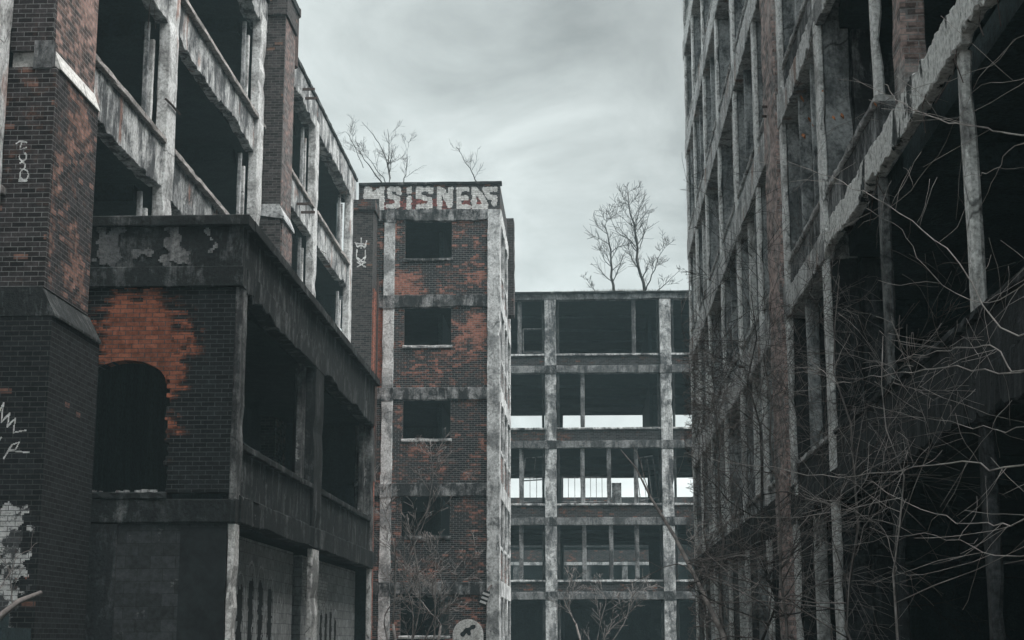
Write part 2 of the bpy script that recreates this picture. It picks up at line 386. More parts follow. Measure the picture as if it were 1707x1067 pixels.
for fl in range(5):                                             # joists under each slab, inner columns
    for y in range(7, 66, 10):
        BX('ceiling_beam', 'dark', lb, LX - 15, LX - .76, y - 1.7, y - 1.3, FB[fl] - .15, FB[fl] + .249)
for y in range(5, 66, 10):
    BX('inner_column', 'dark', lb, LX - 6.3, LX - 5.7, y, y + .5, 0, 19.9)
# window frames left standing beside the columns (posts just inside the opening)
for (a, c) in LC[2:]:
    for fl in range(1, 5):
        z0 = ST[fl - 1]; z1 = FB[fl]
        RB('window_post', 'conc_rightcol', lb, LX - .40, LX - .28, a - .62, a - .52, z0, z1 - .2, j=.006)
        RB('window_post', 'conc_leftcol', lb, LX - .36, LX - .25, a - .30, a - .18, z0, z1 - .5, j=.006)
# lower infill seen beside the near pier
RB('brick_jamb', 'brick_pier', lb, LX - .6, LX - .12, 21.6, 23.9, 0, 19.6, j=.006)
# steel brackets on the spandrels
for (u, v) in ((503, 149), (508, 164), (496, 340), (503, 354)):
    q = P(u, v, X=LX)
    MB().box(LX - .02, LX + .45, q.y - .03, q.y + .03, q.z - .04, q.z + .04).build('bracket', 'rust', lb)
q = P(296, 186, X=LX + .1)
MB().tube([(LX + .09, 34.6, q.z - .05), (LX + .09, 35.2, q.z), (LX + .09, 35.9, q.z + .02)], .03).build('cable', 'rust', lb)

rv = random.Random(14)
for k in range(26):                                             # bent reinforcing rods hanging from the broken edges
    fl = rv.choice((2, 3, 4, 4)); y = rv.uniform(32, 63); z = FB[fl] + .25; l_ = rv.uniform(.25, .8)
    MB().tube([(LX - .1, y, z), (LX - .06 + rv.uniform(-.1, .1), y + rv.uniform(-.15, .15), z - l_ * .5), (LX - .05 + rv.uniform(-.2, .2), y + rv.uniform(-.3, .3), z - l_)], .011, 4).build('reinforcing_rod', 'rust', lb)
# near brick pier (buttress) with stone offsets
pier = thing('brick_buttress', 'tall sooty brick buttress with a white stone offset, nearest pier on the left', 'buttress', (-9.1, 26.5, 0))
PX = -8.80
def side_front(mb_front, mb_side, x1, y0, y1, z0, z1):
    mb_side.box(x1 - .10, x1, y0 + .12, y1, z0, z1)             # skin on the courtyard side; its tone carries painted light
    mb_front.box(-9.52, x1 - .101, y0, y1 - .01, z0, z1); mb_front.box(x1 - .101, x1 - .004, y0, y0 + .119, z0, z1)
YP0, YP1 = 25.2, 27.5
zA = P(90, 140, X=PX).z; zA2 = P(93, 156, X=PX).z
f_, s_ = MB(), MB()
side_front(f_, s_, PX, YP0, YP1, 11.3, 20.2)
f_.build('shaft', 'brick_pier', pier); s_.build('brick_facing', 'brick_pierside', pier)
f_, s_ = MB(), MB()
side_front(f_, s_, PX + .09, YP0 - .02, YP1 + .03, 7.25, 11.0)
f_.build('shaft', 'brick_pier', pier); s_.build('brick_facing', 'brick_lower', pier)
f_ = MB(); f_.box(-9.9, PX + .26, YP0 - .05, YP1 + .25, 0, 6.75); f_.build('shaft', 'brick_shade', pier)
MB().prism([(-9.5, 11.0), (PX + .12, 11.0), (PX + .12, 11.02), (PX - .03, 11.42), (-9.5, 11.42)], 'y', YP0 + .10, YP1 + .05).build('stone_offset', 'stone', pier)
MB().box(-9.1, PX + .02, YP0 - .04, YP0 + .099, 10.98, 11.46).build('stone_block', 'conc_back', pier)
MB().prism([(-9.5, 6.76), (PX + .30, 6.76), (PX + .30, 6.80), (PX + .07, 7.24), (-9.5, 7.24)], 'y', YP0 - .06, YP1 + .22).build('stone_offset', 'conc_annex', pier)
BX('cap', 'conc_annex', pier, -9.6, PX + .1, YP0 - .1, YP1 + .1, 20.21, 20.5)
# painted lower patch
paint('painted_patch', 'brick_white', pier, [[(-9.95, 3.45), (-9.0, 3.45)], [(-9.95, 3.1), (-9.0, 3.08)], [(-9.95, 2.7), (-8.95, 2.7)], [(-9.95, 2.3), (-9.05, 2.3)], [(-9.95, 1.9), (-9.2, 1.95)]], .5, 'y', YP0 - .056, cell=.027, rag=.5, seed=15)
def loop(cx, cy, rx, ry, a0=0, a1=360): return [(cx + rx * math.cos(R_(a)), cy + ry * math.sin(R_(a))) for a in range(a0, a1 + 1, 24)]
wl = [[(28, 240), (34, 236), (45, 238)], [(37, 237), (34, 250), (44, 247)], loop(39, 262, 6, 7, -60, 220), loop(38, 277, 5, 6, -130, 150), loop(41, 292, 7, 9), [(34, 296), (33, 303), (46, 302)]]
paint('graffiti', 'paint_chalk', pier, [[(P(u, v, Y=YP0).x, P(u, v, Y=YP0).z) for u, v in s__] for s__ in wl], .022, 'y', YP0 - .026, cell=.012, seed=3)
wl = ([(-5, 700), (8, 672), (4, 705), (18, 690), (14, 712), (28, 698), (24, 722), (45, 718)], [(8, 765), (22, 742), (34, 738), (28, 750), (18, 752), (50, 755)], [(-4, 740), (4, 730)])
paint('graffiti', 'paint_chalk', pier, [[(P(u, v, Y=YP0).x, P(u, v, Y=YP0).z) for u, v in s__] for s__ in wl], .022, 'y', YP0 - .056, cell=.012, seed=4)

# second and third brick piers
p2 = thing('brick_pier', 'slender sooty brick pier with a clay pipe by its cap, rising past the left roofline', 'pier', (-9.2, 46.8, 0))
f_, s_ = MB(), MB(); x1 = -8.93
f_.box(-9.56, x1 - .06, 46.0, 47.7, 14.1, 20.3); f_.box(x1 - .06, x1 - .003, 46.0, 46.1, 14.1, 20.3); s_.box(x1 - .059, x1, 46.101, 47.7, 14.1, 20.3)
f_.box(-9.56, x1 + .02, 45.98, 47.75, 0, 14.0); s_.box(x1 + .021, x1 + .06, 46.101, 47.75, 0, 13.9)
f_.build('shaft', 'brick_dark', p2); s_.build('brick_facing', 'brick_side', p2)
MB().prism([(-9.5, 14.0), (x1 + .12, 13.9), (x1 + .12, 13.98), (x1 - .02, 14.35), (-9.5, 14.35)], 'y', 45.94, 47.78).build('stone_offset', 'conc_rightcol', p2)
BX('necking', 'brick_dark', p2, -9.62, x1 + .06, 45.93, 47.76, 20.31, 21.0)
BX('cap', 'conc_annex', p2, -9.68, x1 + .11, 45.88, 47.82, 21.01, 21.22)
q = P(486, 60, Y=48.6)
MB().tube([(q.x, 48.6, 19.6), (q.x, 48.6, 21.3), (q.x, 48.6, 21.32), (q.x, 48.6, 21.55)], [.23, .23, .29, .29], 14).build('clay_pipe', 'rust', p2)
p3 = thing('brick_pier', 'dark brick pier with white crown tag, in the corner beside the tower', 'pier', (-9.0, 65, 0))
f_ = MB(); f_.box(-9.56, -8.62, 64.55, 65.9, 0, 19.2); f_.build('shaft', 'brick_dark', p3)
MB().box(-8.619, -8.56, 64.7, 65.9, 0, 15.9).build('brick_facing', 'brick_orange', p3)
BX('cap', 'brick_back', p3, -9.62, -8.54, 64.45, 65.95, 19.21, 19.62)
BX('downpipe', 'rust', p3, -8.52, -8.44, 65.2, 65.3, 8, 16.5)
YY = 64.546
paint('skull_graffiti', 'paint_chalk', p3, pxs([[(592, 404), (596, 412), (602, 408), (608, 413), (611, 402)], [(602, 397), (602, 414)], [(593, 406), (610, 407)],
    [(595, 417), (594, 430), (600, 437), (607, 436), (609, 428), (609, 417)], [(596, 430), (602, 434), (608, 429)], [(596, 437), (609, 445)], [(609, 437), (596, 445)]], YY), .05, 'y', YY, cell=.02, seed=8)

# ------------------------------------------------------------------ ANNEX
AX = -6.2; AY0 = 28.6; AY1 = 47.6
an = thing('factory_annex', 'low two storey annex with an arched doorway, sooty concrete bands darkened for shade and graffiti at its foot', 'building', (-8, 38, 0))
zt = 9.32
# front wall (faces the camera)
RB('parapet', 'conc_annex', an, -9.45, AX - .02, AY0, AY0 + .3, 8.0, zt - .2, j=.006, chip=.05)
RB('coping', 'conc_annex', an, -9.47, AX + .10, AY0 - .10, AY0 + .42, zt - .2, zt, j=.006)
RB('string_course', 'conc_annex', an, -9.45, AX + .015, AY0 - .06, AY0 + .28, 7.98, 8.36, j=.006)
ao0, ao1 = P(140, 700, Y=AY0).x, P(274, 700, Y=AY0).x
az0, az1, az2 = P(200, 822, Y=AY0).z, P(200, 640, Y=AY0).z, P(205, 600, Y=AY0).z
zb_ = 4.22
def arch_wall(y0, y1):
    mb = MB()
    xs = [-9.45] ; xm = (ao0 + ao1) / 2; n = 12
    arch = []
    for k in range(n + 1):
        a = math.pi * k / n
        arch.append((xm - (ao1 - ao0) / 2 * math.cos(a), az1 + (az2 - az1) * math.sin(a)))
    top = 7.975; L_, R__ = -9.45, AX - .13
    for y in (y0, y1):
        for k in range(n + 1): mb.v += [(arch[k][0], y, arch[k][1]), (arch[k][0], y, top)]
    m = 2 * (n + 1)
    for k in range(n):
        a = 2 * k
        mb.f += [(a, a + 2, a + 3, a + 1), (m + a, m + a + 1, m + a + 3, m + a + 2), (a, m + a, m + a + 2, a + 2)]
    rj = random.Random(5); z = zb_ + .001
    mb.box(L_, ao0, y0, y1, zb_, top)
    while z < top - .01:                                       # toothed, broken jamb of the opening
        z2 = min(z + .082, top); d = rj.uniform(-.0, .10) if z < az1 + .1 else 0.001
        mb.box(ao1 + d, R__, y0, y1, z, z2 - .0005); z = z2
    return mb
arch_wall(AY0 + .02, AY0 + .36).build('brick_wall', 'brick_annex', an)
RB('corner_column', 'conc_annexcol', an, AX - .128, AX - .005, AY0 + .0, AY0 + .5, 3.66, 7.97, j=.008, chip=.2)
RB('ground_column', 'whitepost', an, AX - .125, AX - .0, AY0 + .02, AY0 + .42, 0, 3.66, j=.01, chip=.2)
RB('door_sill', 'conc_annex', an, ao0 - .2, ao1 + .1, AY0 - .05, AY0 + .4, 4.10, 4.225, j=.012, step=.1)
rb = MB(9); rr = random.Random(9)
for k in range(26):
    x = rr.uniform(ao0 - .05, ao1 - .1); y = rr.uniform(AY0 - .02, AY0 + .3); s__ = rr.uniform(.015, .05)
    rb.box(x, x + s__ * 2.2, y, y + s__ * 2, 4.226, 4.226 + s__ * 1.3)
tag(rb.build('rubble', 'conc_left', an), kind='stuff')
RB('floor_band', 'conc_annex', an, -9.45, AX - .0, AY0 - .03, AY0 + .3, 3.68, 4.10, j=.006)
BX('ground_wall', 'block_dark', an, -9.45, AX - .14, AY0 + .03, AY0 + .3, 0, 3.67)
BX('dark_panel', 'soot', an, P(300, 900, Y=AY0).x, AX - .145, AY0 + .015, AY0 + .029, 0, 3.6)  # flat near-black sheet over part of the ground wall
for n_, S_ in enumerate(([[(172, 385), (172, 432)], [(188, 378), (182, 432)], [(197, 378), (192, 430)]], [[(228, 424), (246, 420)]], [[(289, 382), (284, 428)], [(289, 392), (300, 428)], [(276, 430), (308, 430)]], [[(346, 385), (352, 398)], [(360, 408), (352, 418)]])):
    paint('lime_patch', 'paint_lime', an, pxs(S_, AY0 - .03), (.22, .14, .2, .07)[n_], 'y', AY0 - .022, cell=.03, rag=.9, seed=20 + n_)
# courtyard side
MCOL = (36.85, 38.0)
RB('parapet', 'conc_annex', an, AX - .28, AX - .02, AY0 + .31, AY1, 8.02, zt - .2, j=.008, jag=.0, chip=.05)
RB('side_beam', 'conc_annex', an, AX - .30, AX + .02, AY0 + .36, AY1, 7.86, 8.38, j=.01, jag=.35, chip=.1)
RB('coping', 'conc_annex', an, AX - .40, AX + .12, AY0 + .43, AY1 + .1, zt - .2, zt, j=.008)
RB('ground_column', 'whitepost', an, AX - .12, AX + .0, MCOL[0] + .1, MCOL[1] - .1, 0, 3.69, j=.01, chip=.15)
RB('corner_column', 'conc_annex', an, AX - .5, AX + .01, MCOL[0], MCOL[1], 4.2, 7.85, j=.01, chip=.15)
RB('corner_column', 'conc_annexcol', an, AX - .5, AX + .0, AY1 - .6, AY1 - .02, 4.2, 7.85, j=.01, chip=.15)
for (a, c) in ((AY0 + .5, MCOL[0]), (MCOL[1], AY1 - .6)):
    sp = RB('spandrel', 'conc_annex', an, AX - .3, AX - .06, a, c, 4.2, 5.02, j=.008, chip=.05)
    under('sill', 'conc_annex', sp, MB(3).rbox(AX - .35, AX + .01, a, c, 5.03, 5.16, j=.008, chip=.1))
    RB('infill_wall', 'block', an, AX - .62, AX - .42, a, c, 0, 3.6, j=.0)
RB('floor_band', 'conc_annex', an, AX - .3, AX + .03, AY0 + .31, AY1, 3.70, 4.19, j=.01, jag=.08, chip=.1)
RB('ground_column', 'whitepost', an, AX - .12, AX - .01, AY1 - .45, AY1 - .02, 0, 3.69, j=.01, chip=.15)
for y in (MCOL[0] - .55, MCOL[0] - .28):
    RB('window_post', 'conc_annexcol', an, AX - .34, AX - .2, y, y + .12, 5.17, 7.9, j=.006)
for y in (AY1 - 1.0, AY1 - .8): RB('window_post', 'conc_annexcol', an, AX - .34, AX - .2, y, y + .12, 5.17, 7.9, j=.006)
BX('ceiling', 'dark', an, -9.4, AX - .5, AY0 + .4, AY1 - .05, 8.0, 8.3); BX('roof', 'conc_annex', an, -9.4, AX - .45, AY0 + .45, AY1, 8.6, 8.8)
BX('floor_slab', 'dark', an, -9.4, AX - .5, AY0 + .4, AY1 - .05, 3.8, 4.1)
BX('inner_wall', 'dark', an, -9.44, -9.3, AY0 + .4, AY1 - .05, 0, 8.0); BX('end_wall', 'dark', an, -9.44, AX - .06, AY1 - .01, AY1 + .2, 0, 9.1)
BX('pilaster', 'conc_shade', an, P(137, 900, Y=AY0).x, P(195, 900, Y=AY0).x, AY0 - .02, AY0 + .04, 0, 3.66)
# graffiti on the infill walls: tall rounded dark fingers with pale outlines
GX = AX - .416
def arcs(y0, n, dy, z0, hs, seed):
    r = random.Random(seed); S = []
    for k in range(n):
        y = y0 + k * dy; h = z0 + hs * r.uniform(.75, 1.1); ww = dy * .42
        S.append([(y - ww, z0 - 1.4), (y - ww, h - ww)] + [(y - ww * math.cos(a), h - ww + ww * 1.3 * math.sin(a)) for a in (.5, 1.0, 1.57, 2.1, 2.6)] + [(y + ww, h - ww), (y + ww, z0 - 1.2)])
    return S
def solid(y0, n, dy, z0, hs, seed):
    r = random.Random(seed); return [[(y0 + k * dy, z0 - 1.4), (y0 + k * dy, z0 + hs * r.uniform(.75, 1.1) - .22)] for k in range(n)]
paint('graffiti', 'paint_black', an, solid(31.2, 4, 1.0, 2.0, .8, 1), .46, 'x', GX, cell=.05, seed=1)
paint('graffiti', 'paint_chalk', an, arcs(31.2, 4, 1.0, 2.0, 1.0, 1) + [[(34.9, 2.2), (35.2, 2.7), (35.5, 2.3), (35.8, 2.8), (36.0, 2.1)], [(29.6, 2.4), (30.0, 2.9), (30.3, 2.5)]], .06, 'x', GX + .003, cell=.03, seed=2)
paint('graffiti', 'paint_black', an, solid(39.4, 6, .78, 1.8, .6, 3), .34, 'x', GX, cell=.05, seed=1)
paint('graffiti', 'paint_chalk', an, arcs(39.4, 6, .78, 1.8, .7, 3), .05, 'x', GX + .003, cell=.03, seed=2)
paint('painted_patch', 'paint_white', an, [[(38.4, 3.1), (41.6, 2.9)], [(38.4, 2.8), (41.3, 2.65)]], .5, 'x', GX + .001, cell=.08, seed=6, rag=.9)

# ------------------------------------------------------------------ TOWER
TY = 66.0
tw = thing('brick_tower', 'five storey brick stair tower with block letter graffiti along its parapet', 'tower', (-6.2, 70, 0))
TB = [3.46, 7.45, 11.43, 15.35, 19.08]; 
TXL, TXR = -9.25, -3.42
cl = (-8.33, -7.87); cr_ = (-3.95, TXR)
RB('column', 'conc_tower', tw, cl[0], cl[1], TY - .10, TY + .4, 0, 19.5, j=.015, chip=.1)
RB('column', 'conc_tower', tw, cr_[0], cr_[1], TY - .12, TY + .45, 0, 19.55, j=.015, chip=.1)
wx0, wx1 = P(675, 400, Y=TY).x, P(753, 400, Y=TY).x
for fl in range(5):
    zb0 = TB[fl]; zt0 = TB[fl] + .52
    if fl == 4: zt0 = TB[4] + .5
    RB('floor_beam', 'conc_band', tw, cl[1], cr_[0], TY - .07, TY + .3, zb0, zt0, j=.012, jag=.12 if fl < 4 else .3, step=.18, chip=.1)
    RB('floor_beam', 'conc_band', tw, TXL, cl[0], TY - .07, TY + .3, zb0, zt0, j=.012)
    # brick panel below this beam, with its window opening
    z0 = TB[fl - 1] + .52 if fl else 0.0; z1 = zb0; ws = zb0 - 1.62
    mb = MB().box(cl[1], wx0, TY, TY + .3, z0, z1 + .2).box(wx1, cr_[0], TY, TY + .3, z0, z1 + .2).box(wx0, wx1, TY, TY + .3, z0, ws - .12)
    mb.build('brick_panel', 'brick_tower', tw)
    RB('window_sill', 'conc_tower' if fl in (0, 2, 3) else 'conc_band', tw, wx0 - .04, wx1 + .06, TY - .07, TY + .25, ws - .12, ws, j=.01)
    BX('brick_panel', 'brick_orange' if fl in (3,) else 'brick_tower', tw, TXL, cl[0], TY + .02, TY + .3, z0, z1 + .15)
for fl in range(5):
    RB('beam_end', 'conc_band', tw, cl[0] - .02, cl[1] + .02, TY - .125, TY + .3, TB[fl] - .06, TB[fl] + .5, j=.015, step=.12, chip=.3)
pz0, pz1 = 19.59, 20.66
pp = BX('parapet_wall', 'brick_back', tw, TXL - .2, TXR - .02, TY - .03, TY + .25, pz0, pz1)
under('coping', 'conc_annex', pp, MB(3).rbox(TXL - .2, TXR + .06, TY - .09, TY + .32, pz1 + .003, pz1 + .12, j=.006, ch=.01))
YG = TY - .036
S5 = lambda lst: [[(P(540 + a / 5.334, 180 + b / 5.334, Y=YG).x, P(540 + a / 5.334, 180 + b / 5.334, Y=YG).z) for a, b in s__] for s__ in lst]
paint('graffiti', 'paint_red', pp, S5([[(640, 850), (720, 860)], [(800, 840), (1000, 850)], [(1050, 870), (1100, 840)], [(1260, 850), (1300, 860)], [(1390, 830), (1410, 880)], [(560, 850), (640, 850)]]), .36, 'y', YG + .002, cell=.05, rag=.8, seed=12)
paint('graffiti', 'paint_white', pp, S5([
    [(375, 722), (375, 785), (515, 785)], [(405, 722), (415, 770), (470, 750), (515, 720)], [(515, 722), (515, 800), (515, 940)],
    [(665, 722), (665, 755)], [(665, 722), (585, 722), (585, 785), (655, 805), (655, 870), (572, 878)],
    [(757, 722), (757, 742)], [(757, 800), (757, 882)],
    [(950, 745), (950, 722), (840, 725), (840, 785), (940, 815), (940, 870), (842, 878)],
    [(1028, 895), (1028, 720), (1060, 740), (1120, 870), (1128, 722)],
    [(1270, 722), (1200, 722), (1200, 878), (1285, 882)], [(1200, 800), (1265, 802)],
    [(1335, 722), (1335, 880), (1440, 878)], [(1335, 722), (1380, 760), (1440, 860)],
    [(1525, 722), (1430, 725), (1470, 790), (1520, 800), (1515, 850)]]), .215, 'y', YG, cell=.03, rag=.22, seed=11)
# right flank of the tower
DEP = 75.5
for k, y in enumerate((TY + .45, 69.2, 72.2, DEP - .3)):
    RB('flank_post', 'conc_tower', tw, TXR - .10, TXR + .02, y, y + .22, 0, 19.3, j=.01)
for fl in range(5):
    zb0 = TB[fl]
    RB('flank_beam', 'conc_tower', tw, TXR - .3, TXR + .025, TY + .46, DEP, zb0 - .05, zb0 + .6, j=.012, chip=.1)
    sill = RB('flank_sill', 'conc_tower', tw, TXR - .3, TXR - .02, TY + .76, DEP, zb0 - 2.1, zb0 - 1.95, j=.008)
    under('brick_apron', 'brick_tower', sill, MB().box(TXR - .28, TXR - .06, TY + .76, DEP, (TB[fl - 1] + .6) if fl else 0, zb0 - 2.101))
BX('flank_parapet', 'brick_back', tw, TXR - .3, TXR - .018, TY + .26, DEP, 19.7, 20.66)
RB('flue', 'brick_pier', tw, TXR - .2, TXR + .28, 72.9, 73.9, 16.4, 21.0, j=.02)
for fl in range(5): BX('floor_slab', 'dark', tw, TXL + .1, TXR - .33, TY + .31, DEP + .2, TB[fl] + .1, TB[fl] + .4)
BX('inner_wall', 'dark', tw, TXL, TXL + .2, TY + .31, DEP, 0, 19.5); BX('rear_wall', 'dark', tw, TXL, TXR - .01, DEP + .01, DEP + .3, 0, 20.6)
BX('inner_wall', 'dark', tw, -6.2, -6.0, 68, DEP, 0, 19.1)

# ------------------------------------------------------------------ BACK BUILDING
BY = 84.0; BD = 99.0
bb = thing('factory_building', 'wide concrete framed factory block closing the courtyard, daylight showing through its floors', 'building', (1, 90, 0))
BB = [3.72, 7.52, 11.50, 15.48, 19.42]; BS = [4.72, 8.64, 12.60, 16.52]
BXL, BXR = -14.0, 11.0
bc = [-13.81, -7.75, -1.69, 4.37, 10.43]
for x in bc:
    RB('column', 'conc_backcol', bb, x - .30, x + .30, BY - .14, BY + .4, 0, 19.42, j=.014, chip=.2)
    RB('window_post', 'conc_annex', bb, x - .46, x - .33, BY + .05, BY + .2, 0, 19.42, j=.006)
    RB('window_post', 'conc_annex', bb, x + .33, x + .46, BY + .05, BY + .2, 0, 19.42, j=.006)
    RB('rear_column', 'dark', bb, x - .45, x + .45, BD - .3, BD + .2, 0, 19.42, j=.01)
RB('roof_beam', 'conc_back', bb, BXL, BXR, BY - .10, BY + .4, 19.43, 19.74, j=.012, jag=.1, chip=.1)
RB('coping', 'conc_annex', bb, BXL, BXR, BY - .2, BY + .5, 19.745, 19.86, j=.008)
for fl in range(4):
    for i in range(len(bc) - 1):
        a, c = bc[i] + .30, bc[i + 1] - .30
        be = RB('floor_beam', 'conc_back', bb, a, c, BY - .08, BY + .4, BB[fl], BB[fl] + .40, j=.012, jag=.1, chip=.15)
        sp = BX('brick_spandrel', 'brick_back', bb, a, c, BY - .0, BY + .3, BB[fl] + .41, BS[fl] - .11)
        under('sill', 'conc_backcol', sp, MB(fl * 9 + i).rbox(a + .01, c - .01, BY - .08, BY + .32, BS[fl] - .109, BS[fl], j=.008))
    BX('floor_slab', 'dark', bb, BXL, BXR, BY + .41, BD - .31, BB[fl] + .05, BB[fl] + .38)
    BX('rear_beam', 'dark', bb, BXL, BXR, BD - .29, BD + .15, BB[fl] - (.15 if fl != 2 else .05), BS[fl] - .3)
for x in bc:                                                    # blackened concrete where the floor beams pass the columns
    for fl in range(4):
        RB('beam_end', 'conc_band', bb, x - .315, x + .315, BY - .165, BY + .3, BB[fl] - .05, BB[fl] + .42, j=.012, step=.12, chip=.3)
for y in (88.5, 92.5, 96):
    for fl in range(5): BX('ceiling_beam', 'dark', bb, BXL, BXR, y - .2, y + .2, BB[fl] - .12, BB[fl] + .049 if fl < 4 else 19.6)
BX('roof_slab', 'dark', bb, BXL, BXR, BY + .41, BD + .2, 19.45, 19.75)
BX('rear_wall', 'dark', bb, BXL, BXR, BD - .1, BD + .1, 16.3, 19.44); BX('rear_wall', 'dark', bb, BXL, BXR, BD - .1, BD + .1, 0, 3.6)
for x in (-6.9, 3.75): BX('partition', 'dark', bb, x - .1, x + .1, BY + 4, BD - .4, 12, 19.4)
# mullions actually left in the openings: (x, storey)
for (u, v, fl) in ((866, 540, 3), (1056, 540, 3), (971, 660, 2), (869, 780, 1), (971, 780, 1), (1015, 780, 1), (1060, 780, 1), (869, 920, 0), (974, 920, 0), (1019, 920, 0), (1062, 920, 0)):
    x = P(u, v, Y=BY + .1).x
    RB('mullion', 'conc_back', bb, x - .11, x + .11, BY + .08, BY + .24, BS[fl], BB[fl + 1], j=.012)
# steel sash remains
def sash(x0, x1, z0, z1, nx, nzz, tilt=0.0):
    mb = MB()
    for k in range(nx + 1):
        x = x0 + (x1 - x0) * k / nx; mb.tube([(x, BY + .3, z0), (x + tilt, BY + .3, z1)], .02 if 0 < k < nx else .035, 4)
    for k in range(nzz + 1):
        z = z0 + (z1 - z0) * k / nzz; mb.tube([(x0 + tilt * k / nzz, BY + .3, z), (x1 + tilt * k / nzz, BY + .3, z + abs(tilt) * .6)], .02 if 0 < k < nzz else .035, 4)
    mb.build('window_sash', 'conc_back', bb)
def bz(v): return P(1000, v, Y=BY).z
def bx(u): return P(u, 700, Y=BY).x
sash(bx(872), bx(905), bz(836), bz(795), 3, 1); sash(bx(936), bx(968), bz(836), bz(795), 3, 1); sash(bx(974), bx(1012), bz(836), bz(795), 4, 1)
sash(bx(1066), bx(1096), bz(834), bz(764), 3, 1, -.25); sash(bx(872), bx(906), bz(800), bz(762), 2, 1, .1); sash(bx(872), bx(905), bz(585), bz(546), 1, 1)
BX('board', 'conc_backcol', bb, bx(1019), bx(1035), BY + 1, BY + 1.05, bz(836), bz(802))

far = thing('factory_building', 'far low brick factory glimpsed through the open floors of the back block', 'building', (1, 118, 0))
FY = 117.0
fz = lambda v: P(1000, v, Y=FY).z
BX('roof_parapet', 'brick_back', far, -16, 14, FY, FY + .4, fz(852), fz(829))
BX('floor_band', 'conc_annex', far, -16, 14, FY - .04, FY + .3, fz(912), fz(852) )
BX('spandrel', 'brick_back', far, -16, 14, FY - .05, FY + .31, fz(936), fz(917))
BX('floor_band', 'conc_rightcol', far, -16, 14, FY - .08, FY + .35, fz(942), fz(937))
for k in range(12): BX('column', 'conc_back', far, -15.5 + k * 2.6, -15.1 + k * 2.6, FY - .02, FY + .4, 0, fz(936))
BX('rear_wall', 'dark', far, -16, 14, FY + 9, FY + 9.2, fz(959), fz(829)); BX('rear_wall', 'dark', far, -16, 14, FY + 9, FY + 9.2, 0, fz(964))
BX('roof', 'dark', far, -16, 14, FY + .4, FY + 9, fz(850), fz(840))

# ------------------------------------------------------------------ RIGHT BUILDING
RX = 3.9
rt = thing('factory_building', 'tall concrete skeleton of a factory on the right, brick column and flaking white beams', 'building', (RX + 2, 35, 0))
RBm = [3.72, 7.58, 11.42, 15.28, 19.12, 22.95]; RTp = [4.85, 8.72, 12.58, 16.42, 20.26, 24.1]
RE = 57.6
YC = [11.2, 15.95, 20.6, 25.2, 30.0, 34.5, 39.2, 43.9, 48.7, 53.2, RE - .5]
for i, y in enumerate(YC):
    near = y < 24
    if y < 22:
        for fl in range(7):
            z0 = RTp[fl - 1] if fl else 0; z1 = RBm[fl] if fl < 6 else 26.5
            RB('post', 'whitepost' if 15 < y < 18 and fl in (1,2) else 'conc_edge' if fl > 1 else ('conc_annexcol' if fl else 'conc_shade'), rt, RX + .02, RX + .15, y, y + .22, z0, z1, j=.006, chip=.1, ch=.03)  # lowest storeys in darker tones, a painted fade into shade
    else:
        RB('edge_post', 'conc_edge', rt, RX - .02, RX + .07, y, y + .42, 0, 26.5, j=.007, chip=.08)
        zs = 7.6 if y < 32 else 3.7  # columns turn darker below this height; the shade is painted
        for (za, zb2, m1, m2) in ((0, zs, 'conc_shade' if y < 36 else 'conc_annexcol', 'conc_shade'), (zs + .002, 26.5, 'conc_rightcol', 'conc_band')):
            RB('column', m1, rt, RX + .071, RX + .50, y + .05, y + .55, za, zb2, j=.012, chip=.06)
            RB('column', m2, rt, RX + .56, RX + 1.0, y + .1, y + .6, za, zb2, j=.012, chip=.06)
rnd = random.Random(77)
for i, y in enumerate(YC[3:-1]):                                # slim sash posts still standing between the columns
    for fl in range(0, 5):
        for dy in (1.55, 3.1):
            if rnd.random() < .62: RB('mullion', 'conc_edge' if rnd.random() < .4 else 'conc_rightcol', rt, RX + .08, RX + .30, y + dy, y + dy + .11, (RTp[fl - 1] if fl else 0), RBm[fl], j=.006)
for fl in range(6):
    zb0, zt0 = RBm[fl], RTp[fl]
    # continuous edge beam, pieces bay by bay so the wear differs
    ys = [4.0] + YC[:-1] + [RE]
    for i in range(len(ys) - 1):
        a, c = ys[i], ys[i + 1]
        near = c < 31
        mat = 'whitewash' if (fl == 1 and c < 26) else ('conc_right' if fl else ('conc_annex' if c > 26 else 'conc_shade'))
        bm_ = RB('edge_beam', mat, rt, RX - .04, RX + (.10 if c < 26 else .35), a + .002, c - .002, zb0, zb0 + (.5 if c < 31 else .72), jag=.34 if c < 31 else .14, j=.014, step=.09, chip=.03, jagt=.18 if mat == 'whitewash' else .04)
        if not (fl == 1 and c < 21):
            sp = RB('spandrel', 'conc_rightcol' if c > 31 else ('conc_band' if fl else 'conc_shade'), rt, RX + .05, RX + .28, a + .002, c - .002, zb0 + (.45 if c < 31 else .68), zt0 - .09, j=.012, chip=.06)
            under('sill', 'conc_right' if fl or c > 26 else 'conc_shade', sp, MB(fl * 20 + i).rbox(RX + .0, RX + .32, a + .003, c - .003, zt0 - .088, zt0, j=.014, chip=.25, step=.15))
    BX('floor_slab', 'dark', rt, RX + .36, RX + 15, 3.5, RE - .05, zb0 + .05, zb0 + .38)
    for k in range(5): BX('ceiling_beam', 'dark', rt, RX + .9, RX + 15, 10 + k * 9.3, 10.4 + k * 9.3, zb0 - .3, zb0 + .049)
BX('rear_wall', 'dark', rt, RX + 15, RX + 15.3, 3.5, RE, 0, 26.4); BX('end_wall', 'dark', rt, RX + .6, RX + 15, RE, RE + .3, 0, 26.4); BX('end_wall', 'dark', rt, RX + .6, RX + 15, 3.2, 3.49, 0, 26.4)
RB('roof_beam', 'conc_right', rt, RX - .05, RX + .5, 4, RE, 26.5, 27.4); BX('roof_slab', 'dark', rt, RX + .5, RX + 15, 3.5, RE, 26.5, 26.8)
